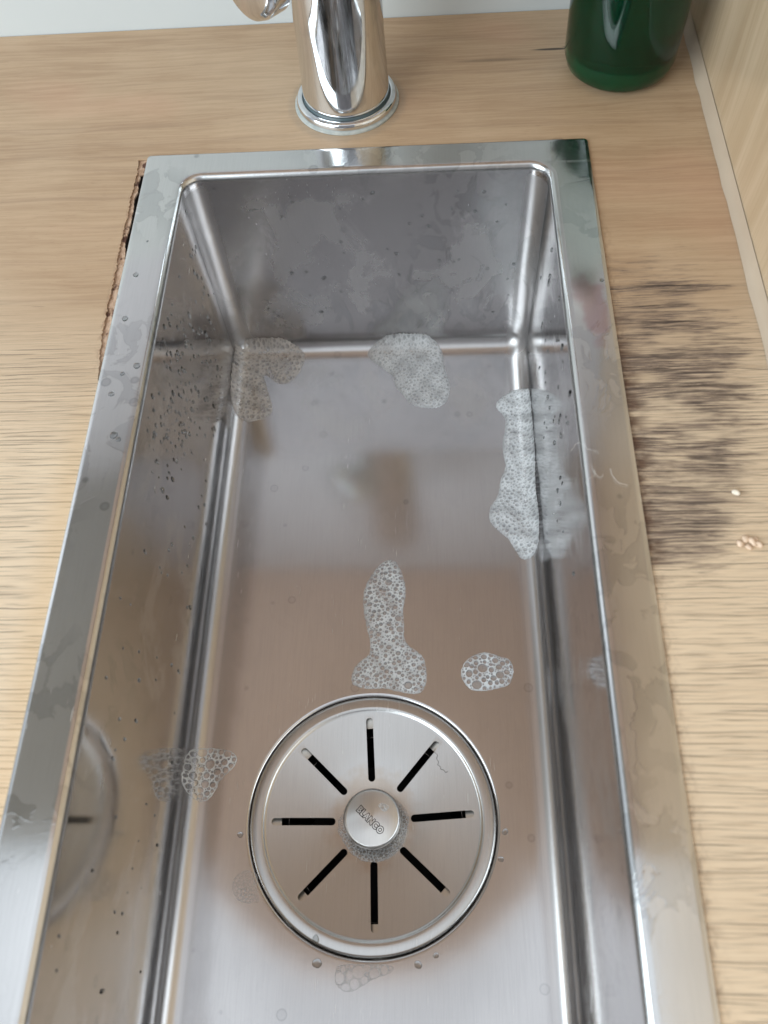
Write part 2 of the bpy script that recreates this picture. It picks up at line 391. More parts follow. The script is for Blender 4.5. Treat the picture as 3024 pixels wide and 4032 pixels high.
# ------------------------------------------------------------------ wall, worktop, side panel
def box(bm, x0, x1, y0, y1, z0, z1):
    v = [bm.verts.new(p) for p in [(x0, y0, z0), (x1, y0, z0), (x1, y1, z0), (x0, y1, z0), (x0, y0, z1), (x1, y0, z1), (x1, y1, z1), (x0, y1, z1)]]
    for f in ((3, 2, 1, 0), (4, 5, 6, 7), (0, 1, 5, 4), (1, 2, 6, 5), (2, 3, 7, 6), (3, 0, 4, 7)): bm.faces.new([v[i] for i in f])
    return v
TOPZ = -.0010
YW = .1085
bm = bmesh.new(); box(bm, -1.3, .30, YW, YW + .1, -.5, .60)
tag(from_bm('back_wall', bm, WALL, None, False), 'smooth white wall behind the wooden worktop', None, None, 'structure')

def slab(name, outer, hole, z0, z1, mat, parent=None):
    bm = bmesh.new(); ed = []; loops = []
    for loop in (outer, hole):
        vs = [bm.verts.new((x, y, z1)) for x, y in loop]; loops.append(vs)
        for i in range(len(vs)): ed.append(bm.edges.new((vs[i], vs[(i + 1) % len(vs)])))
    bmesh.ops.triangle_fill(bm, edges=ed, use_beauty=True, use_dissolve=False)
    for vs in loops:
        lo = [bm.verts.new((v.co.x, v.co.y, z0)) for v in vs]
        for i in range(len(vs)):
            j = (i + 1) % len(vs); bm.faces.new((vs[i], vs[j], lo[j], lo[i]))
    bmesh.ops.recalc_face_normals(bm, faces=bm.faces)
    return from_bm(name, bm, mat, parent, False)
rnd = random.Random(5)
rag = [(-114.9, -1.9), (-114.0, -10.7), (-114.0, -21.1), (-114.4, -31.3), (-113.9, -40.5), (-114.1, -51.6), (-114.2, -59.8), (-114.1, -67.8), (-113.7, -73.0), (-113.7, -80.1), (-113.5, -88.4), (-113.7, -99.5), (-113.4, -106.8), (-113.3, -115.1), (-112.5, -124.9), (-111.8, -131.2), (-110.4, -140.8)]
gap = [(-112.6, -12.3), (-112.0, -24.9), (-113.0, -28.5), (-112.3, -35.0), (-112.0, -42.1), (-112.1, -49.7), (-112.7, -57.9), (-111.5, -65.3), (-110.6, -73.2), (-110.2, -80.9), (-109.8, -87.2)]
def jag(pts, amp, step=1.0):
    out = []
    for (x0, y0), (x1, y1) in zip(pts[:-1], pts[1:]):
        k = max(1, int(abs(y1 - y0) / step))
        for i in range(k):
            t = i / k; out.append((x0 + (x1 - x0) * t + rnd.uniform(-amp, amp), y0 + (y1 - y0) * t))
    out.append(pts[-1]); return out
outer = [(-1.2, -.55), (.1720, -.55), (.1720, YW - .0005), (-1.2, YW - .0005)]
h1 = [(-.105, -.4385), (-.105, -.142)] + [(x / 1000, y / 1000) for x, y in jag(rag, .38)[::-1]] + \
     [(-.1085, -.0012), (-.105, -.004), (.05, -.004), (.052, .0003), (.060, .0004), (.068, -.002), (.078, .0004), (.0795, .0012), (.083, .0008), (.085, -.002), (.092, .0003), (.0935, .0018), (.0975, .0020), (.099, .0008), (.1005, -.002), (.105, -.004), (.105, -.4385)]
wt_ = slab('worktop', outer, h1, -.00155, TOPZ, WOOD)
tag(wt_, 'pale wooden worktop with weathered grain and a black mould patch right of the sink', None, None, 'structure')
outer2 = [(-1.199, -.549), (.1710, -.549), (.1710, YW - .002), (-1.199, YW - .002)]
h2 = [(-.1045, -.4375), (-.1045, -.100)] + [(x / 1000, y / 1000) for x, y in jag(gap, .3)[::-1]] + [(-.1105, -.0115), (-.104, -.006), (.1045, -.006), (.1045, -.4375)]
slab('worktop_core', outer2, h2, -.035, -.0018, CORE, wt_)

panel = empty('side_panel', (.1725, -.2, 0), 'varnished wooden side panel standing right of the green bottle', 'panel')
bm = bmesh.new(); box(bm, .1725, .1905, -.60, YW - .001, -.03, .499)
bmesh.ops.bevel(bm, geom=bm.edges[:], offset=.0006, segments=2, affect='EDGES')
from_bm('board', bm, PANEL, panel, False)
bm = bmesh.new(); rr_ = random.Random(8); prev = None
N = 60
for i in range(N + 1):
    yy = YW - .003 + (-.545 - YW) * i / N; w = .0036 + rr_.uniform(-.0004, .0004)
    row = [bm.verts.new((.1722 - w, yy, TOPZ + .0002)), bm.verts.new((.1722 - w * .62, yy, TOPZ + .0012)), bm.verts.new((.1722 - w * .25, yy, TOPZ + .0030)), bm.verts.new((.1722, yy, TOPZ + .0062))]
    if prev:
        for k in range(3): bm.faces.new((prev[k], prev[k + 1], row[k + 1], row[k]))
    prev = row
bmesh.ops.recalc_face_normals(bm, faces=bm.faces)
from_bm('silicone_bead', bm, SILI, panel)

# wall cupboard above the sink, seen only mirrored in the steel
bm = bmesh.new(); box(bm, -.62, .172, -.272, YW - .001, .50, .60)
n = NT('cupboard_underside'); x, y, z = n.xyz(); n.set(Base_Color=n.mix(n.step(x, -.205, -.195), (.40, .42, .43), (.80, .68, .625)), Roughness=.6)  # grey left end is invented, to give the left rim a grey reflection
tag(from_bm('wall_cupboard', bm, n.m, None, False), 'brown wall cupboard mirrored in the basin floor', 'cupboard')

# ------------------------------------------------------------------ sink
sink = empty('sink', (0, -.22, 0), 'rectangular brushed stainless steel sink with flat rim let into the worktop', 'sink')
def rrect(x0, x1, y0, y1, r, z, k=10, m=14):
    """rounded rectangle, counter clockwise; same vertex count whatever the size"""
    pts = []
    cs = [((x1 - r, y1 - r), 0), ((x0 + r, y1 - r), 90), ((x0 + r, y0 + r), 180), ((x1 - r, y0 + r), 270)]
    for q, ((cx, cy), a0) in enumerate(cs):
        arc = [(cx + r * math.cos(math.radians(a0 + 90 * i / k)), cy + r * math.sin(math.radians(a0 + 90 * i / k))) for i in range(k + 1)]
        pts += arc
        nx, na = cs[(q + 1) % 4]; st = (nx[0] + r * math.cos(math.radians(na)), nx[1] + r * math.sin(math.radians(na)))
        for i in range(1, m): pts.append((arc[-1][0] + (st[0] - arc[-1][0]) * i / m, arc[-1][1] + (st[1] - arc[-1][1]) * i / m))
    return [(x, y, z) for x, y in pts]
def skin(bm, rings):
    V = [[bm.verts.new(p) for p in r] for r in rings]
    for a, b in zip(V[:-1], V[1:]):
        L = len(a)
        for i in range(L): bm.faces.new((a[i], b[i], b[(i + 1) % L], a[(i + 1) % L]))
    return V
RO = .0034
rings = [rrect(-.11, .11, -.44, 0, .0022, -.0016), rrect(-.11, .11, -.44, 0, .0022, -.0003), rrect(-.1097, .1097, -.4397, -.0003, .0020, 0),
         rrect(-.1080, .1080, -.438, -.002, .0016, 0)]
o_ = RO + .0004
rings.append(rrect(-A_ - o_, A_ + o_, YF - o_, -B_ + o_, .0095 + o_, 0.0))
for i in range(1, 9):
    t = math.pi / 2 * i / 8; o_ = RO * (1 - math.sin(t)); rings.append(rrect(-A_ - o_, A_ + o_, YF - o_, -B_ + o_, .0095 + o_, -RO * (1 - math.cos(t))))
bm = bmesh.new(); skin(bm, rings[:]); from_bm('rim', bm, STEEL_RIM, sink)
rings = [rings[-1]]
for z in (-.02, -.05, -.08, -.105): rings.append(rrect(-A_, A_, YF, -B_, .0095, z))
for i in range(0, 13):
    t = math.pi / 2 * i / 12; o_ = FR * (1 - math.cos(t)); rings.append(rrect(-A_ + o_, A_ - o_, YF + o_, -B_ - o_, max(.0095 - o_ * .55, .0025), -D_ + FR * (1 - math.sin(t))))
bm = bmesh.new(); V = skin(bm, rings)
# floor: blend to the drain circle
last = V[-1]; L = len(last)
def circ(r, z):
    out = []
    for v in last:
        a = math.atan2(v.co.y - DC[1], v.co.x - DC[0]); out.append(bm.verts.new((DC[0] + r * math.cos(a), DC[1] + r * math.sin(a), z)))
    return out
from mathutils import geometry
# the flat floor is a triangulated sheet with a round hole
NC = 160; RL = .0600
c0 = [bm.verts.new((DC[0] + RL * math.cos(2 * math.pi * i / NC), DC[1] + RL * math.sin(2 * math.pi * i / NC), -D_)) for i in range(NC)]
ed = [bm.edges.get((last[i], last[(i + 1) % L])) for i in range(L)] + [bm.edges.new((c0[i], c0[(i + 1) % NC])) for i in range(NC)]
bmesh.ops.triangle_fill(bm, edges=ed, use_beauty=True, use_dissolve=False)
pr = c0
for r, z in [(.0594, -.0001), (.0588, -.0003), (.0583, -.0007), (.0580, -.0013), (.0579, -.0032)]:
    cur = [bm.verts.new((DC[0] + r * math.cos(2 * math.pi * i / NC), DC[1] + r * math.sin(2 * math.pi * i / NC), -D_ + z)) for i in range(NC)]
    for i in range(NC): bm.faces.new((pr[i], cur[i], cur[(i + 1) % NC], pr[(i + 1) % NC]))
    pr = cur
bmesh.ops.recalc_face_normals(bm, faces=bm.faces)
bmesh.ops.reverse_faces(bm, faces=bm.faces) if bm.faces[0].normal.dot(Vector((1, 1, 0))) > 99 else None
from_bm('bowl', bm, STEEL, sink)
# well below the strainer
lathe('drain_well', [(.0579, -D_ - .0032), (.0575, -D_ - .0060), (.0560, -D_ - .0070), (.0440, -D_ - .0085), (.0432, -D_ - .0105), (.0428, -D_ - .022)], WELL, sink, 128, DC, sharp=50)
lathe('drain_pipe', [(.0428, -D_ - .022), (.0415, -D_ - .035), (.0400, -D_ - .080), (0, -D_ - .082)], DARK, sink, 64, DC, sharp=50)

# ------------------------------------------------------------------ strainer
st = empty('drain_strainer', (DC[0], DC[1], -D_), 'round steel drain strainer with eight slots and a raised knob in the sink floor', 'strainer')
R0 = .0575
prof = [(.0, -.0068), (.012, -.0068), (.016, -.0065), (.022, -.0056), (.034, -.0036), (.0500, -.0011), (.0508, -.0009), (.0514, -.0004), (.0520, -.0001), (.0530, .0000), (.0562, .0001), (.0570, -.0001), (.0575, -.0005), (.0575, -.0016),
        (.0560, -.0016), (.050, -.0022), (.022, -.0068), (.0, -.0080)]
plate = lathe('slotted_plate', prof, PLATE, st, 256, (0, 0), loc=(0, 0, 0), sharp=50)
cb = bmesh.new()
SLW = .0017
for k in range(8):
    ang = math.radians(90 + 45 * k + 2.4 + (.7, 0, -.7, -.6, 0, .2, 1.0, 1.6)[k])
    r0, r1 = .0179, .0477
    pts = []
    for i in range(13):
        a = -math.pi / 2 + math.pi * i / 12; pts.append((r1 - SLW + SLW * math.cos(a), SLW * math.sin(a)))
    for i in range(13):
        a = math.pi / 2 + math.pi * i / 12; pts.append((r0 + SLW + SLW * math.cos(a), SLW * math.sin(a)))
    ca, sa = math.cos(ang), math.sin(ang)
    lo = [cb.verts.new((x * ca - y * sa, x * sa + y * ca, -.012)) for x, y in pts]
    hi = [cb.verts.new((v.co.x, v.co.y, .006)) for v in lo]
    cb.faces.new(lo[::-1]); cb.faces.new(hi)
    for i in range(len(lo)): j = (i + 1) % len(lo); cb.faces.new((lo[i], lo[j], hi[j], hi[i]))
cm = bpy.data.meshes.new('cutter'); cb.to_mesh(cm); cb.free()
cobj = bpy.data.objects.new('cutter', cm); COL.objects.link(cobj); cobj.location = st.location
bpy.context.view_layer.update()
md = plate.modifiers.new('cut', 'BOOLEAN'); md.operation = 'DIFFERENCE'; md.solver = 'EXACT'; md.object = cobj
dg = bpy.context.evaluated_depsgraph_get()
newm = bpy.data.meshes.new_from_object(plate.evaluated_get(dg)); plate.modifiers.clear(); plate.data = newm
bpy.data.objects.remove(cobj); newm.set_sharp_from_angle(angle=math.radians(30))
knob = lathe('knob', [(0, .0062), (.0118, .0060), (.0128, .0056), (.0133, .0048), (.0134, .0036), (.0122, .0022), (.0095, .0005), (.0080, -.0050), (.0090, -.0069), (0, -.0049)][:9], KNOB, st, 96, (0, 0), loc=(.0003, -.0005, 0), sharp=50)
tcu = bpy.data.curves.new('lettering', 'FONT'); tcu.body = 'BLANCO'; tcu.size = .0048; tcu.align_x = 'CENTER'; tcu.align_y = 'CENTER'
tcu.fill_mode = 'NONE'; tcu.bevel_depth = .00021; tcu.bevel_resolution = 1; tcu.offset = .00036; tcu.space_character = 1.12; tcu.resolution_u = 4
to = bpy.data.objects.new('tmp', tcu); COL.objects.link(to); bpy.context.view_layer.update()
dg = bpy.context.evaluated_depsgraph_get(); tm = bpy.data.meshes.new_from_object(to.evaluated_get(dg)); bpy.data.objects.remove(to)
tm.transform(Matrix.Diagonal((.74, .84, 1, 1)))
tm.transform(Matrix.Rotation(math.radians(-43), 4, 'Z'))
lt = link('lettering', tm, ENG, knob, False, loc=(-.0008, -.0010, .00613))

# ------------------------------------------------------------------ tap
FC = (-.0100, .0375)
tap = empty('tap', (FC[0], FC[1], TOPZ), 'polished chrome kitchen tap with cylindrical body behind the sink', 'tap')
lathe('mounting_seal', [(.0272, TOPZ + .0001), (.0271, TOPZ + .0009), (.0264, TOPZ + .0013), (.0255, TOPZ + .0014)], SEAL, tap, 96, FC)
lathe('base_ring', [(.0259, TOPZ + .0012), (.0260, TOPZ + .0030), (.0257, TOPZ + .0040), (.0252, TOPZ + .0047), (.0236, TOPZ + .0052), (.0230, TOPZ + .0050)], CHROME, tap, 128, FC, sharp=60)
lathe('base_gap', [(.0230, TOPZ + .0050), (.0224, TOPZ + .0048), (.0218, TOPZ + .0056)], RUBBER, tap, 96, FC)
lathe('body', [(.0212, TOPZ + .0054), (.0220, TOPZ + .0058), (.0224, TOPZ + .0068), (.0223, TOPZ + .0090), (.0220, TOPZ + .014), (.0215, .035), (.0213, .09), (.0213, .226), (.0205, .230), (.0180, .232), (0, .2325)], CHROME, tap, 128, FC, sharp=60)
# lever on top of the body
lathe('lever_hub', [(.0170, .2318), (.0172, .2400), (.0160, .2425), (0, .2430)], CHROME, tap, 64, FC, sharp=60)
tube('lever', [(FC[0], FC[1] + .004, .2400), (FC[0] - .006, FC[1] + .022, .2450), (FC[0] - .012, FC[1] + .044, .2500), (FC[0] - .014, FC[1] + .052, .2512)], .0045, CHROME, tap, 24)
# short spout reaching out to the left
ax = Matrix.Translation(Vector((FC[0] - .0135, FC[1] - .0145, .082))) @ Vector((-.72, -.69, .04)).to_track_quat('Z', 'Y').to_matrix().to_4x4()
lathe('spout', [(.0075, 0), (.0075, .010), (.0095, .013)], CHROME, tap, 48, axis=ax)
lathe('spout_end', [(.0095, .0125), (.0165, .0150), (.0185, .018), (.0188, .026), (.0180, .0290), (.0150, .0300), (0, .0305)], CHROME, tap, 64, axis=ax, sharp=60)

# ------------------------------------------------------------------ bottle
BC = (.1310, .0565)
bot = empty('soap_bottle', (BC[0], BC[1], TOPZ), 'clear plastic bottle half full of dark green liquid in the corner', 'bottle')
n = NT('clear_plastic'); n.set(Base_Color=(.90, .96, .93), Transmission_Weight=1.0, IOR=1.25, Roughness=.03); PLAST = n.m
n = NT('green_liquid'); n.set(Base_Color=(.0015, .062, .026), Transmission_Weight=.55, IOR=1.34, Roughness=.06, Specular_IOR_Level=.3); LIQ = n.m
lathe('shell', [(0, TOPZ + .0030), (.014, TOPZ + .0026), (.019, TOPZ + .0003), (.0235, TOPZ + .0010), (.0268, TOPZ + .0040), (.0283, TOPZ + .0090), (.0287, .030), (.0285, .10), (.024, .125), (.011, .142), (.011, .158)], PLAST, bot, 96, BC)
lathe('liquid', [(0, TOPZ + .0040), (.018, TOPZ + .0028), (.0235, TOPZ + .0035), (.0258, TOPZ + .0065), (.0270, TOPZ + .0110), (.0275, .030), (.0275, .0515), (.0262, .0506), (.0250, .0504), (0, .0504)], LIQ, bot, 96, BC, sharp=60)
n = NT('green_base'); n.set(Base_Color=(.002, .115, .045), Transmission_Weight=.5, IOR=1.4, Roughness=.12)
lathe('base', [(.012, TOPZ + .0020), (.019, TOPZ + .0012), (.0238, TOPZ + .0022), (.0262, TOPZ + .0046), (.0275, TOPZ + .0088), (.0277, TOPZ + .0130), (.0272, TOPZ + .0135)], n.m, bot, 96, BC)
n = NT('cap'); n.set(Base_Color=(.75, .76, .74), Roughness=.35)
lathe('cap', [(.0112, .1582), (.0135, .1583), (.0135, .176), (.012, .179), (0, .179)], n.m, bot, 48, BC)

# ------------------------------------------------------------------ foam
def floor_z(x, y):
    """height of the bowl floor and its coves (numpy arrays)"""
    def cove(d):
        d = np.clip(d, 0.0002, FR); return -D_ + FR - np.sqrt(np.maximum(FR ** 2 - (FR - d) ** 2, 0))
    return np.maximum(np.maximum(cove(A_ - np.abs(x)), cove(-B_ - y)), -D_)
def chaikin(p, n=2):
    for _ in range(n):
        q = []
        for a, b in zip(p, p[1:] + p[:1]):
            q += [(a[0] * .75 + b[0] * .25, a[1] * .75 + b[1] * .25), (a[0] * .25 + b[0] * .75, a[1] * .25 + b[1] * .75)]
        p = q
    return p
def foam(name, label, poly, T, rr, dens, seed, mat, a_out=.80, a_in=.22, res=.30, edge_a=None, attach=None, group='patches of soap foam in the sink', zf=None, big=0, dome=2.2, cat='foam'):
    """poly in mm (world). rr = (rmin,rmax) bubble radii in mm"""
    R = np.random.RandomState(seed)
    pl = np.array(chaikin([tuple(q) for q in poly], 2))
    x0, y0 = pl.min(0) - 1; x1, y1 = pl.max(0) + 1
    nx, ny = int((x1 - x0) / res) + 2, int((y1 - y0) / res) + 2
    X, Y = np.meshgrid(x0 + np.arange(nx) * res, y0 + np.arange(ny) * res)
    def sd(X, Y):
        inside = np.zeros(X.shape, bool); dist = np.full(X.shape, 1e9); datt = np.full(X.shape, 1e9)
        for a, b in zip(pl, np.roll(pl, -1, 0)):
            c = ((a[1] > Y) != (b[1] > Y)) & (X < (b[0] - a[0]) * (Y - a[1]) / (b[1] - a[1] + 1e-12) + a[0]); inside ^= c
            ab = b - a; t = np.clip(((X - a[0]) * ab[0] + (Y - a[1]) * ab[1]) / (ab @ ab + 1e-12), 0, 1)
            d = np.hypot(X - a[0] - t * ab[0], Y - a[1] - t * ab[1]); dist = np.minimum(dist, d)
            m = (a + b) / 2
            if not (attach and attach(m[0], m[1])): datt = np.minimum(datt, d)
        return np.where(inside, dist, -dist), np.where(inside, datt, -datt)
    d, da = sd(X, Y)
    # bubbles, dart throwing from large to small
    area_ = (d > 0).sum() * res * res
    bub = []; rmin, rmax = rr; cell = {}
    sizes = []
    tot = 0
    while tot < area_ * dens:
        u = R.rand(); r = rmin + (rmax - rmin) * u ** 2.6; sizes.append(r); tot += math.pi * r * r
    sizes = sorted(sizes + [rmax * R.uniform(1.1, 1.5) for _ in range(big)], reverse=True)
    ii = np.argwhere(d > .25)
    for r in sizes:
        for _ in range(26):
            k = ii[R.randint(len(ii))]; cx = X[k[0], k[1]] + R.uniform(-.5, .5) * res; cy = Y[k[0], k[1]] + R.uniform(-.5, .5) * res
            if d[k[0], k[1]] < r * .75 + .12: continue
            g = (int(cx // (2 * rmax * 1.5)), int(cy // (2 * rmax * 1.5))); ok = True
            for gx in (-1, 0, 1):
                for gy in (-1, 0, 1):
                    for (bx, by, br) in cell.get((g[0] + gx, g[1] + gy), ()):
                        if (bx - cx) ** 2 + (by - cy) ** 2 < (br + r + .10) ** 2: ok = False; break
                    if not ok: break
                if not ok: break
            if ok:
                cell.setdefault(g, []).append((cx, cy, r)); bub.append((cx, cy, r)); break
    bd = np.full(X.shape, 9.0); bdepth = np.zeros(X.shape); bin_ = np.zeros(X.shape)
    for cx, cy, r in bub:
        w = int((r + .9) / res) + 1; i0 = int((cx - x0) / res); j0 = int((cy - y0) / res)
        sl = (slice(max(j0 - w, 0), j0 + w + 2), slice(max(i0 - w, 0), i0 + w + 2))
        el = 1 + .15 * math.sin(cx * 7.1 + cy)
        dd = np.hypot((X[sl] - cx) * el, (Y[sl] - cy)) - r
        bd[sl] = np.minimum(bd[sl], dd)
        q = np.clip(-dd / r, 0, 1); bdepth[sl] = np.maximum(bdepth[sl], r * np.sqrt(q * (2 - q)) * .8)
        bin_[sl] = np.where(dd < 0, min(1, r / rmax + .25), bin_[sl])
    wob = 0
    for _ in range(6):
        kx, ky, ph = R.uniform(-3, 3), R.uniform(-3, 3), R.uniform(0, 6.3); wob = wob + np.sin(kx * X + ky * Y + ph)
    d = d + .05 * wob * np.clip(1.6 - d, 0, 1)
    h = T * (1 - np.exp(-np.clip(da, 0, 99) / dome)) * np.minimum(1, np.clip(d, 0, 99) / .3 + (0 if not attach else .0))
    lump = 0
    for _ in range(5):
        kx, ky, ph = R.uniform(-.35, .35), R.uniform(-.35, .35), R.uniform(0, 6.3); lump = lump + np.sin(kx * X + ky * Y + ph)
    h = h * (1 + .10 * lump)
    h = h + .16 * np.clip(1 - np.abs(bd) / .30, 0, 1) - bdepth * np.minimum(1, h / (bdepth + .4)) * .8
    h = np.where(d > 0, np.maximum(h, .05), 0.0)
    ins = np.clip(.5 - bd / (res * 1.1), 0, 1)
    film = a_out * (1 - ins) + (a_in + (1 - bin_) * (a_out - a_in) * .55) * ins
    rimm = np.clip(1 - np.abs(bd - .06) / .15, 0, 1) * (.62 + .38 * np.clip(wob / 2.5, -1, 1)); film = np.maximum(film, rimm * min(1, a_out * 1.10))
    thin = 0
    for _ in range(4):
        kx, ky, ph = R.uniform(-.6, .6), R.uniform(-.6, .6), R.uniform(0, 6.3); thin = thin + np.sin(kx * X + ky * Y + ph)
    film = film * np.clip(1 + .11 * thin, .6, 1.15) * (.62 + .38 * np.clip(d / 1.3, 0, 1))
    if edge_a is not None: film = np.where(d < .38, np.maximum(film, edge_a * np.clip(.72 + .16 * thin, .3, 1)), film)
    film = np.clip(np.where(d > .0, film, 0.0), 0, 1)
    base = zf(X / 1000, Y / 1000) if zf else floor_z(X / 1000, Y / 1000)
    Z = base + h / 1000 + .00004
    keep = d > -res * .8
    idx = -np.ones(X.shape, int); idx[keep] = np.arange(keep.sum())
    xx, yy = X[keep] / 1000, Y[keep] / 1000
    xx = np.clip(xx, -A_ + .0002, A_ - .0002); yy = np.minimum(yy, -B_ - .0002)
    co_ = np.stack([xx, yy, Z[keep]], 1)
    q = np.stack([idx[:-1, :-1], idx[:-1, 1:], idx[1:, 1:], idx[1:, :-1]], -1).reshape(-1, 4); q = q[(q >= 0).all(1)]
    c = co_.mean(0); c[2] = co_[:, 2].min()
    me = bpy.data.meshes.new(name); me.from_pydata((co_ - c).tolist(), [], q.tolist())
    at = me.attributes.new('film', 'FLOAT', 'POINT'); at.data.foreach_set('value', film[keep].astype(np.float32))
    o = link(name, me, mat, None, True, tuple(c)); return tag(o, label, cat, group)
A = [(-89.5, -17.2), (-84, -17.0), (-76, -17.0), (-68, -17.0), (-60, -17.2), (-53, -18.5), (-48.5, -21.5), (-46.3, -24.5), (-47.4, -31.1), (-50.3, -38.1), (-54.6, -44.5), (-60.2, -46.1), (-65.6, -43.6), (-69.3, -39.3), (-71.3, -38.4), (-72.1, -40.4), (-69.8, -45.8), (-67.7, -52.8), (-64.9, -60.9), (-64.3, -66.5), (-66.7, -71.2), (-73.2, -71.9), (-79.5, -74.2), (-84.4, -71.6), (-88.1, -64.8), (-89.4, -54.5), (-89.5, -44.0), (-89.3, -32.2)]
foam('soap_foam', 'grey soap foam with a notch, filling the back left corner of the sink', A, 3.0, (.32, 1.5), .40, 1, FOAMG, .68, .36, .30, .8, lambda x, y: y > -18.2 or x < -87.5)
Bp = [(-8.3, -23.3), (-3.1, -19.0), (2, -17.4), (7.4, -17.0), (17.0, -17.0), (25.7, -17.0), (32, -17.4), (37.1, -20.5), (39.8, -26.6), (39.7, -35.0), (41.4, -40.9), (43.6, -49.0), (42.0, -58.1), (39.1, -64.2), (32.7, -66.6), (25.4, -65.5), (18.5, -63.1), (15.7, -57.4), (12.0, -52.7), (9.2, -48.1), (7.7, -41.0), (3.9, -37.4), (-1.9, -32.5), (-6.8, -27.6)]
foam('soap_foam', 'pale soap foam against the middle of the back wall of the sink', Bp, 2.8, (.28, 1.0), .38, 2, FOAM, .76, .46, .30, .95, lambda x, y: y > -17.8, big=2)
Cp = [(81.2, -54.1), (86.3, -55.0), (89.0, -59.1), (89.4, -68.3), (89.4, -80.8), (89.4, -94.4), (89.4, -107.5), (88.5, -120.4), (88.4, -129.8), (88.8, -142.1), (88.7, -151.1), (87.6, -160.0), (85.1, -165.2), (80.3, -167.1), (76.9, -163.9), (74.6, -158.0), (72.2, -153.3), (66.6, -148.4), (63.1, -144.1), (62.6, -138.0), (63.6, -133.1), (67.0, -129.4), (68.9, -124.4), (69.8, -116.8), (72.9, -110.4), (73.6, -107.2), (72.3, -100.6), (72.2, -92.6), (73.6, -85.9), (75.2, -77.7), (73.8, -72.1), (69.5, -66.3), (70.2, -62.8), (75.1, -57.9)]
foam('soap_foam', 'long strip of white soap foam along the foot of the right sink wall', Cp, 3.2, (.30, 1.15), .42, 3, FOAM, .80, .44, .30, .9, lambda x, y: x > 87.8 and y < -58 and y > -158)
Dp = [(8.1, -165.4), (11.4, -166.6), (13.4, -171.0), (15.4, -176.0), (16.8, -183.1), (16.1, -189.4), (14.9, -195.6), (15.8, -202.5), (15.6, -210.5), (18.1, -214.5), (23.1, -217.8), (25.9, -221.0), (27.1, -226.2), (27.4, -232.6), (26.1, -237.0), (23.6, -239.8), (18.1, -239.4), (12.0, -238.2), (5.8, -236.6), (0.3, -237.2), (-5.9, -236.6), (-10.0, -235.0), (-11.0, -231.8), (-10.0, -226.7), (-6.9, -222.9), (-2.0, -219.0), (-1.5, -215.7), (-1.9, -210.4), (-3.6, -205.7), (-4.7, -199.6), (-5.9, -192.7), (-6.1, -185.7), (-4.9, -180.8), (-2.4, -175.1), (1.5, -169.4), (4.7, -166.5)]
foam('soap_foam', 'tall boot-shaped patch of soap foam just behind the drain strainer', Dp, 1.5, (.28, 1.25), .42, 4, FOAM, .84, .26, .22, .75, big=4)
Ep = [(56.2, -217.9), (61.1, -218.9), (65.3, -220.6), (69.0, -221.5), (70.7, -224.4), (71.1, -228.3), (69.6, -232.7), (68.2, -235.5), (63.3, -236.7), (57.8, -238.0), (50.5, -238.3), (47.5, -236.4), (45.2, -232.6), (44.3, -229.4), (45.4, -225.0), (48.6, -221.1), (52.4, -219.2)]
foam('soap_foam', 'small oval island of soap foam with large bubbles right of the boot-shaped foam', Ep, 1.5, (.35, 1.5), .46, 5, FOAM, .86, .18, .2, .9, big=4)
Fp = [(-87.1, -268.0), (-84.2, -266.9), (-79.6, -266.5), (-75.0, -266.7), (-70.4, -267.4), (-67.2, -268.5), (-65.5, -270.6), (-65.4, -273.1), (-66.5, -275.3), (-69.2, -278.2), (-71.6, -280.7), (-73.2, -283.2), (-74.3, -286.4), (-76.2, -289.3), (-78.2, -291.2), (-80.8, -291.8), (-83.8, -291.1), (-86.7, -288.6), (-88.6, -285.8), (-89.2, -282.2), (-89.2, -277.6), (-89.0, -272.5), (-88.4, -270.3)]
foam('soap_foam', 'triangular soap foam with big open bubbles at the left wall beside the strainer', Fp, 1.6, (.35, 1.6), .55, 16, FOAM, .80, .06, .2, .95, lambda x, y: x < -88.5, big=5)
Gp = [(-56.9, -321.4), (-53.1, -322.2), (-50.3, -323.5), (-51, -328), (-49.4, -332.8), (-49.1, -334.8), (-51.2, -334.9), (-54.8, -335.5), (-59.4, -334.0), (-62.0, -329.7), (-61.8, -325.0)]
foam('soap_foam', 'faint thin film of tiny bubbles at the lower left edge of the strainer', Gp, .5, (.35, .75), .75, 7, FOAM, .26, .05, .16, .35)
Hp = [(-12.4, -358.9), (-6.1, -358.6), (1.6, -358.4), (8.6, -358.4), (12.1, -359.2), (11.4, -361.8), (4.5, -363.7), (0.4, -365.6), (-3.7, -368.3), (-7.8, -369.4), (-11.6, -368.2), (-13.9, -364.6), (-13.3, -361.0)]
foam('soap_foam', 'clear bubbly foam patch directly in front of the strainer', Hp, .6, (.5, 1.7), .85, 8, FOAM, .34, .04, .16, .42, big=5)
# ring of foam round the knob, lying on the dished plate
def plate_z(x, y):
    r = np.hypot(x - DC[0], y - DC[1]); return -D_ + np.interp(r, [0, .012, .016, .022, .034, .050, .052, .057], [-.0068, -.0068, -.0065, -.0056, -.0036, -.0011, 0, .0001])
Rk = random.Random(3); ring = []
for i in range(40):
    a = 2 * math.pi * i / 40; low = .5 - .5 * math.sin(a - .15)
    r = 13.6 + 4.6 * low + Rk.uniform(-.35, .35) if True else 0
    if abs((math.degrees(a) % 180) - 0) < 25: r += 1.2
    ring.append((DC[0] * 1000 + r * math.cos(a), DC[1] * 1000 + r * math.sin(a)))
foam('soap_foam', 'ring of soapy bubbles around the knob on the strainer plate', ring, 1.1, (.3, .9), .6, 9, FOAM, .42, .12, .2, .35, zf=plate_z)
kb = [(3.0, 5.4), (5.2, 6.2), (7.6, 5.6), (8.4, 4.2), (7.2, 2.6), (5.6, 2.4), (4.4, 3.4)]
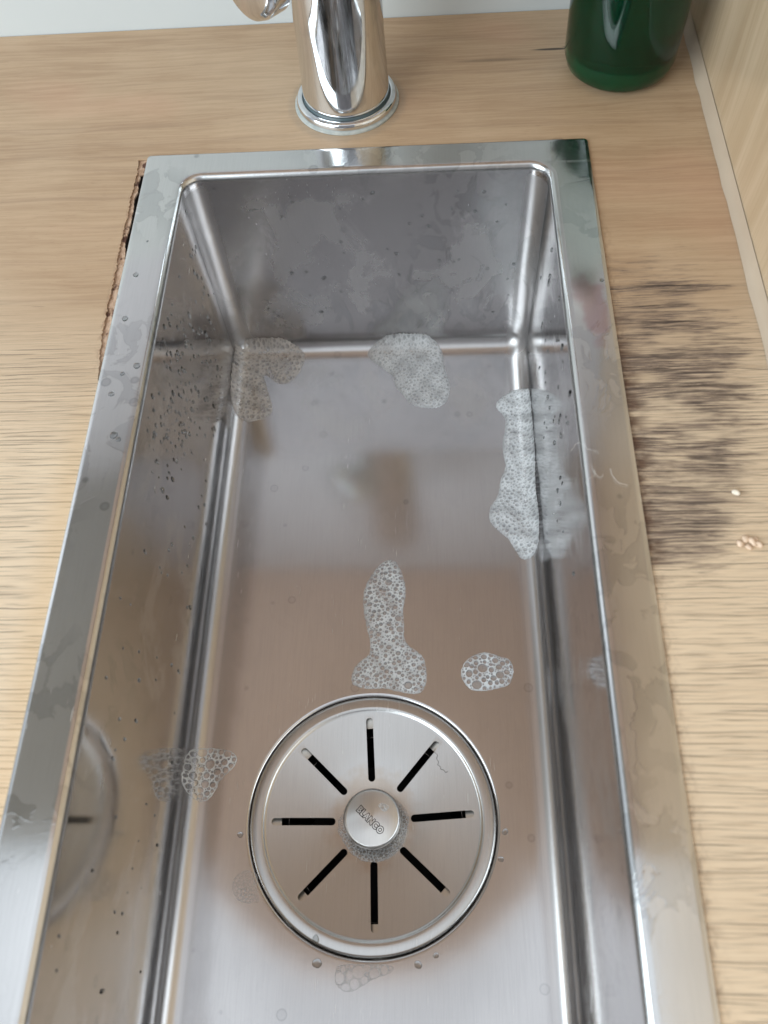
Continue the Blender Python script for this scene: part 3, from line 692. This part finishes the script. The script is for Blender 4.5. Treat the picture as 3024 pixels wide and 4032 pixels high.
kb = [(DC[0] * 1000 + x - .3, DC[1] * 1000 + y) for x, y in kb]
foam('soap_foam', 'tiny cluster of bubbles on top of the strainer knob', kb, .6, (.35, .9), .7, 10, FOAM, .5, .15, .16, .6, zf=lambda x, y: x * 0 - D_ + .0062)

# ------------------------------------------------------------------ droplets
def drop_mesh(name, asp, h, seed=0, n=14):
    R = random.Random(seed); bm = bmesh.new(); rings = []
    ph = [R.uniform(0, 6.28) for _ in range(3)]
    for j in range(5):
        t = j / 5; rad = math.cos(t * math.pi / 2) ** .8; z = math.sin(t * math.pi / 2) * h
        rings.append([bm.verts.new((rad * math.cos(a) * (1 + .08 * math.sin(2 * a + ph[0]) + .06 * math.sin(3 * a + ph[1])), asp * rad * math.sin(a) * (1 + .1 * math.sin(3 * a + ph[2])), z)) for a in [2 * math.pi * i / n for i in range(n)]])
    top = bm.verts.new((0, 0, h))
    for a, b in zip(rings[:-1], rings[1:]):
        for i in range(n): bm.faces.new((a[i], a[(i + 1) % n], b[(i + 1) % n], b[i]))
    for i in range(n): bm.faces.new((rings[-1][i], rings[-1][(i + 1) % n], top))
    me = bpy.data.meshes.new(name); bmesh.ops.recalc_face_normals(bm, faces=bm.faces); bm.to_mesh(me); bm.free()
    me.materials.append(WATER); me.polygons.foreach_set('use_smooth', [True] * len(me.polygons)); return me
DRL = [drop_mesh('water_droplet', a, .62, i) for i, a in enumerate((1.6, 2.0, 2.6, 1.3))]
DRR = [drop_mesh('water_droplet', a, .24, i + 9) for i, a in enumerate((1.0, 1.2, .9))]
def droplet(me, loc, nrm, s, rot, label, group):
    o = bpy.data.objects.new('water_droplet', me); COL.objects.link(o); o.location = loc
    z = Vector(nrm).normalized(); up = Vector((0, 0, 1)) if abs(z.z) < .9 else Vector((0, 1, 0))
    x = up.cross(z).normalized(); y = z.cross(x)
    m = Matrix((x, y, z)).transposed() @ Matrix.Rotation(rot, 3, 'Z'); o.rotation_euler = m.to_euler(); o.scale = (s, s, s)
    return tag(o, label, 'droplet', group)
R = random.Random(21)
lab = 'small dark water droplet clinging to the left wall of the sink'
grp = 'water droplets on the left sink wall'
k = 0
pts_ = []
while k < 205:
    y = R.uniform(-.215, -.022); z = R.uniform(-.118, -.010)
    # band running from the upper front down towards the back
    c = abs((z + .05) - (y + .115) * .0) / .05
    w = math.exp(-((y + .110) / .055) ** 2) * math.exp(-((z + .045 + (y + .11) * .12) / .034) ** 2)
    if R.random() > w + .03: continue
    if any((y - a) ** 2 + (z - b) ** 2 < .0016 ** 2 for a, b in pts_): continue
    pts_.append((y, z)); droplet(R.choice(DRL), (-A_ + .0000, y, z), (1, 0, 0), R.uniform(.00045, .0010) * (1.4 if R.random() < .12 else 1), R.uniform(-.15, .15), lab, grp); k += 1
for k in range(34):
    y = R.uniform(-.37, -.23); z = R.uniform(-.110, -.014)
    droplet(R.choice(DRL), (-A_, y, z), (1, 0, 0), R.uniform(.0004, .0009), R.uniform(-.15, .15), lab, grp)
for k in range(46):
    y = R.gauss(-.12, .05); z = R.uniform(-.085, -.008) if k < 34 else R.uniform(-.09, -.03)
    if y > -.024 or y < -.40: continue
    droplet(R.choice(DRL), (A_, y, z), (-1, 0, 0), R.uniform(.0005, .0011), R.uniform(-.15, .15), 'small dark water droplet clinging to the right wall of the sink', 'water droplets on the right sink wall')
for k in range(46):
    x = R.uniform(-.080, .080); z = R.uniform(-.105, -.008)
    droplet(R.choice(DRR), (x, -B_, z), (0, -1, 0), R.uniform(.0006, .0013), R.uniform(0, 3), 'small water droplet on the back wall of the sink', 'water droplets on the back sink wall')
for x, y, s, q in [(-.0984, -.1694, .0015, 'the larger of the touching pair nearest the viewer'), (-.0960, -.1715, .0010, 'the smaller of the touching pair nearest the viewer'), (-.1039, -.1073, .0013, 'third from the far end'), (-.0944, -.1339, .0014, 'close to the basin edge above the touching pair'), (-.1030, -.1485, .0012, 'just beyond the touching pair, near the outer edge'), (-.1000, -.1380, .0010, 'small, in the middle of the rim'), (-.1032, -.0812, .0013, 'second from the far end'), (-.1010, -.060, .0006, 'tiny, farthest from the viewer')]:
    droplet(R.choice(DRR), (x, y, 0), (0, 0, 1), s * 1.15, R.uniform(0, 3), 'clear water drop on the left rim, ' + q, 'water drops on the left rim')
droplet(DRR[0], (.1069, -.0931, 0), (0, 0, 1), .0010, 0, 'clear water drop at the outer edge of the right rim near the pink stain', None)
for x, y, s, l in [(-.0605, -.3063, .0014, 'clear bubble of water on the sink floor left of the strainer'), (.0626, -.3041, .0013, 'clear bubble of water right of the strainer, farther from the viewer'), (.0601, -.3158, .0012, 'clear bubble of water right of the strainer, nearer the viewer'),
                   (-.0216, -.3585, .0021, 'knobbly cluster of bubbles left of the clear foam in front of the strainer'), (.0224, -.3585, .0017, 'knobbly cluster of bubbles right of the clear foam in front of the strainer'), (.0302, -.3548, .0011, 'small water drop near the lower right edge of the strainer')]:
    droplet(R.choice(DRR), (x, y, -D_), (0, 0, 1), s, R.uniform(0, 3), l, None)
droplet(DRR[1], (-.0226, -.3493, -D_ + .0002), (0, 0, 1), .0015, 0, 'clear ringed bubble on the lower left ring of the strainer', None)

# ------------------------------------------------------------------ hair, lint, crumbs
HAIR = simple('dark_hair', (.03, .022, .018), .5).m; LINT = simple('white_lint', (.78, .74, .70), .8).m
n = simple('crumb', (.74, .56, .42), .7); CRUMB = n.m; SEED = simple('pale_seed', (.80, .72, .60), .6).m
hp = [(.0312, -.2660), (.0304, -.2675), (.0321, -.2690), (.0316, -.2708), (.0326, -.2722), (.0321, -.2736), (.0335, -.2745), (.0334, -.2756), (.0350, -.2760), (.0358, -.2772), (.0368, -.2768)]
def pz(x, y): return float(plate_z(np.array(x), np.array(y)))
tag(tube('hair', [(x, y, pz(x, y) + .0003) for x, y in hp], .00010, HAIR, None, 5), 'thin curly dark hair on the upper right of the strainer plate', 'hair')
Rl = random.Random(77)
def fibre(cx, cy, L, mat, r, bend):
    a = Rl.uniform(0, 6.28); x, y = cx, cy; p = []
    for i in range(14):
        p.append((x, y, .00035 + .0005 * abs(math.sin(i * .7)))); x += L / 14 * math.cos(a); y += L / 14 * math.sin(a); a += Rl.uniform(-bend, bend) + .12
    return p
bmj = bpy.data.meshes.new('lint')
lroot = empty('lint', (.0955, -.186, 0), 'wisp of pale lint fibres on the right rim of the sink', 'lint')
for i in range(4):
    tube('fibre', fibre(.0955 + Rl.uniform(-.004, .006), -.186 + Rl.uniform(-.009, .008), Rl.uniform(.010, .018), LINT, 0, .75), 0.000045, LINT, lroot, 4)
def crumb(name, loc, s, seed, mat, label, cat, parent=None, flat=.55):
    bm = bmesh.new(); bmesh.ops.create_icosphere(bm, subdivisions=2, radius=1); Rc = random.Random(seed)
    ks = [(Vector((Rc.uniform(-1, 1), Rc.uniform(-1, 1), Rc.uniform(-1, 1))).normalized(), Rc.uniform(1.5, 5), Rc.uniform(0, 6)) for _ in range(8)]
    for v in bm.verts:
        f = 1 + sum(.13 * math.sin(d.dot(v.co) * k_ + ph) for d, k_, ph in ks); v.co = v.co * f; v.co.z *= flat; v.co *= s
    o = from_bm(name, bm, mat, parent, True, loc)
    if label: tag(o, label, cat)
    return o
crumb('seed', (.1452, -.2004, TOPZ + .0006), .0011, 3, SEED, 'single pale seed on the worktop right of the mould patch', 'seed')
for i, (dx, dy, s, q) in enumerate([(-.0033, -.0006, .0012, 'leftmost'), (-.0012, .0008, .0014, 'farthest'), (.0009, -.0003, .0016, 'largest, middle'), (.0030, -.0012, .0012, 'rightmost'), (-.0004, -.0022, .0011, 'nearest'), (.0026, .0010, .0008, 'smallest')]):
    o = crumb('crumb', (.1462 + dx, -.2209 + dy, TOPZ + s * .45), s, i, CRUMB, q + ' beige bread crumb of the little heap on the worktop right of the sink', 'crumb'); o['group'] = 'crumbs in a heap on the right worktop'
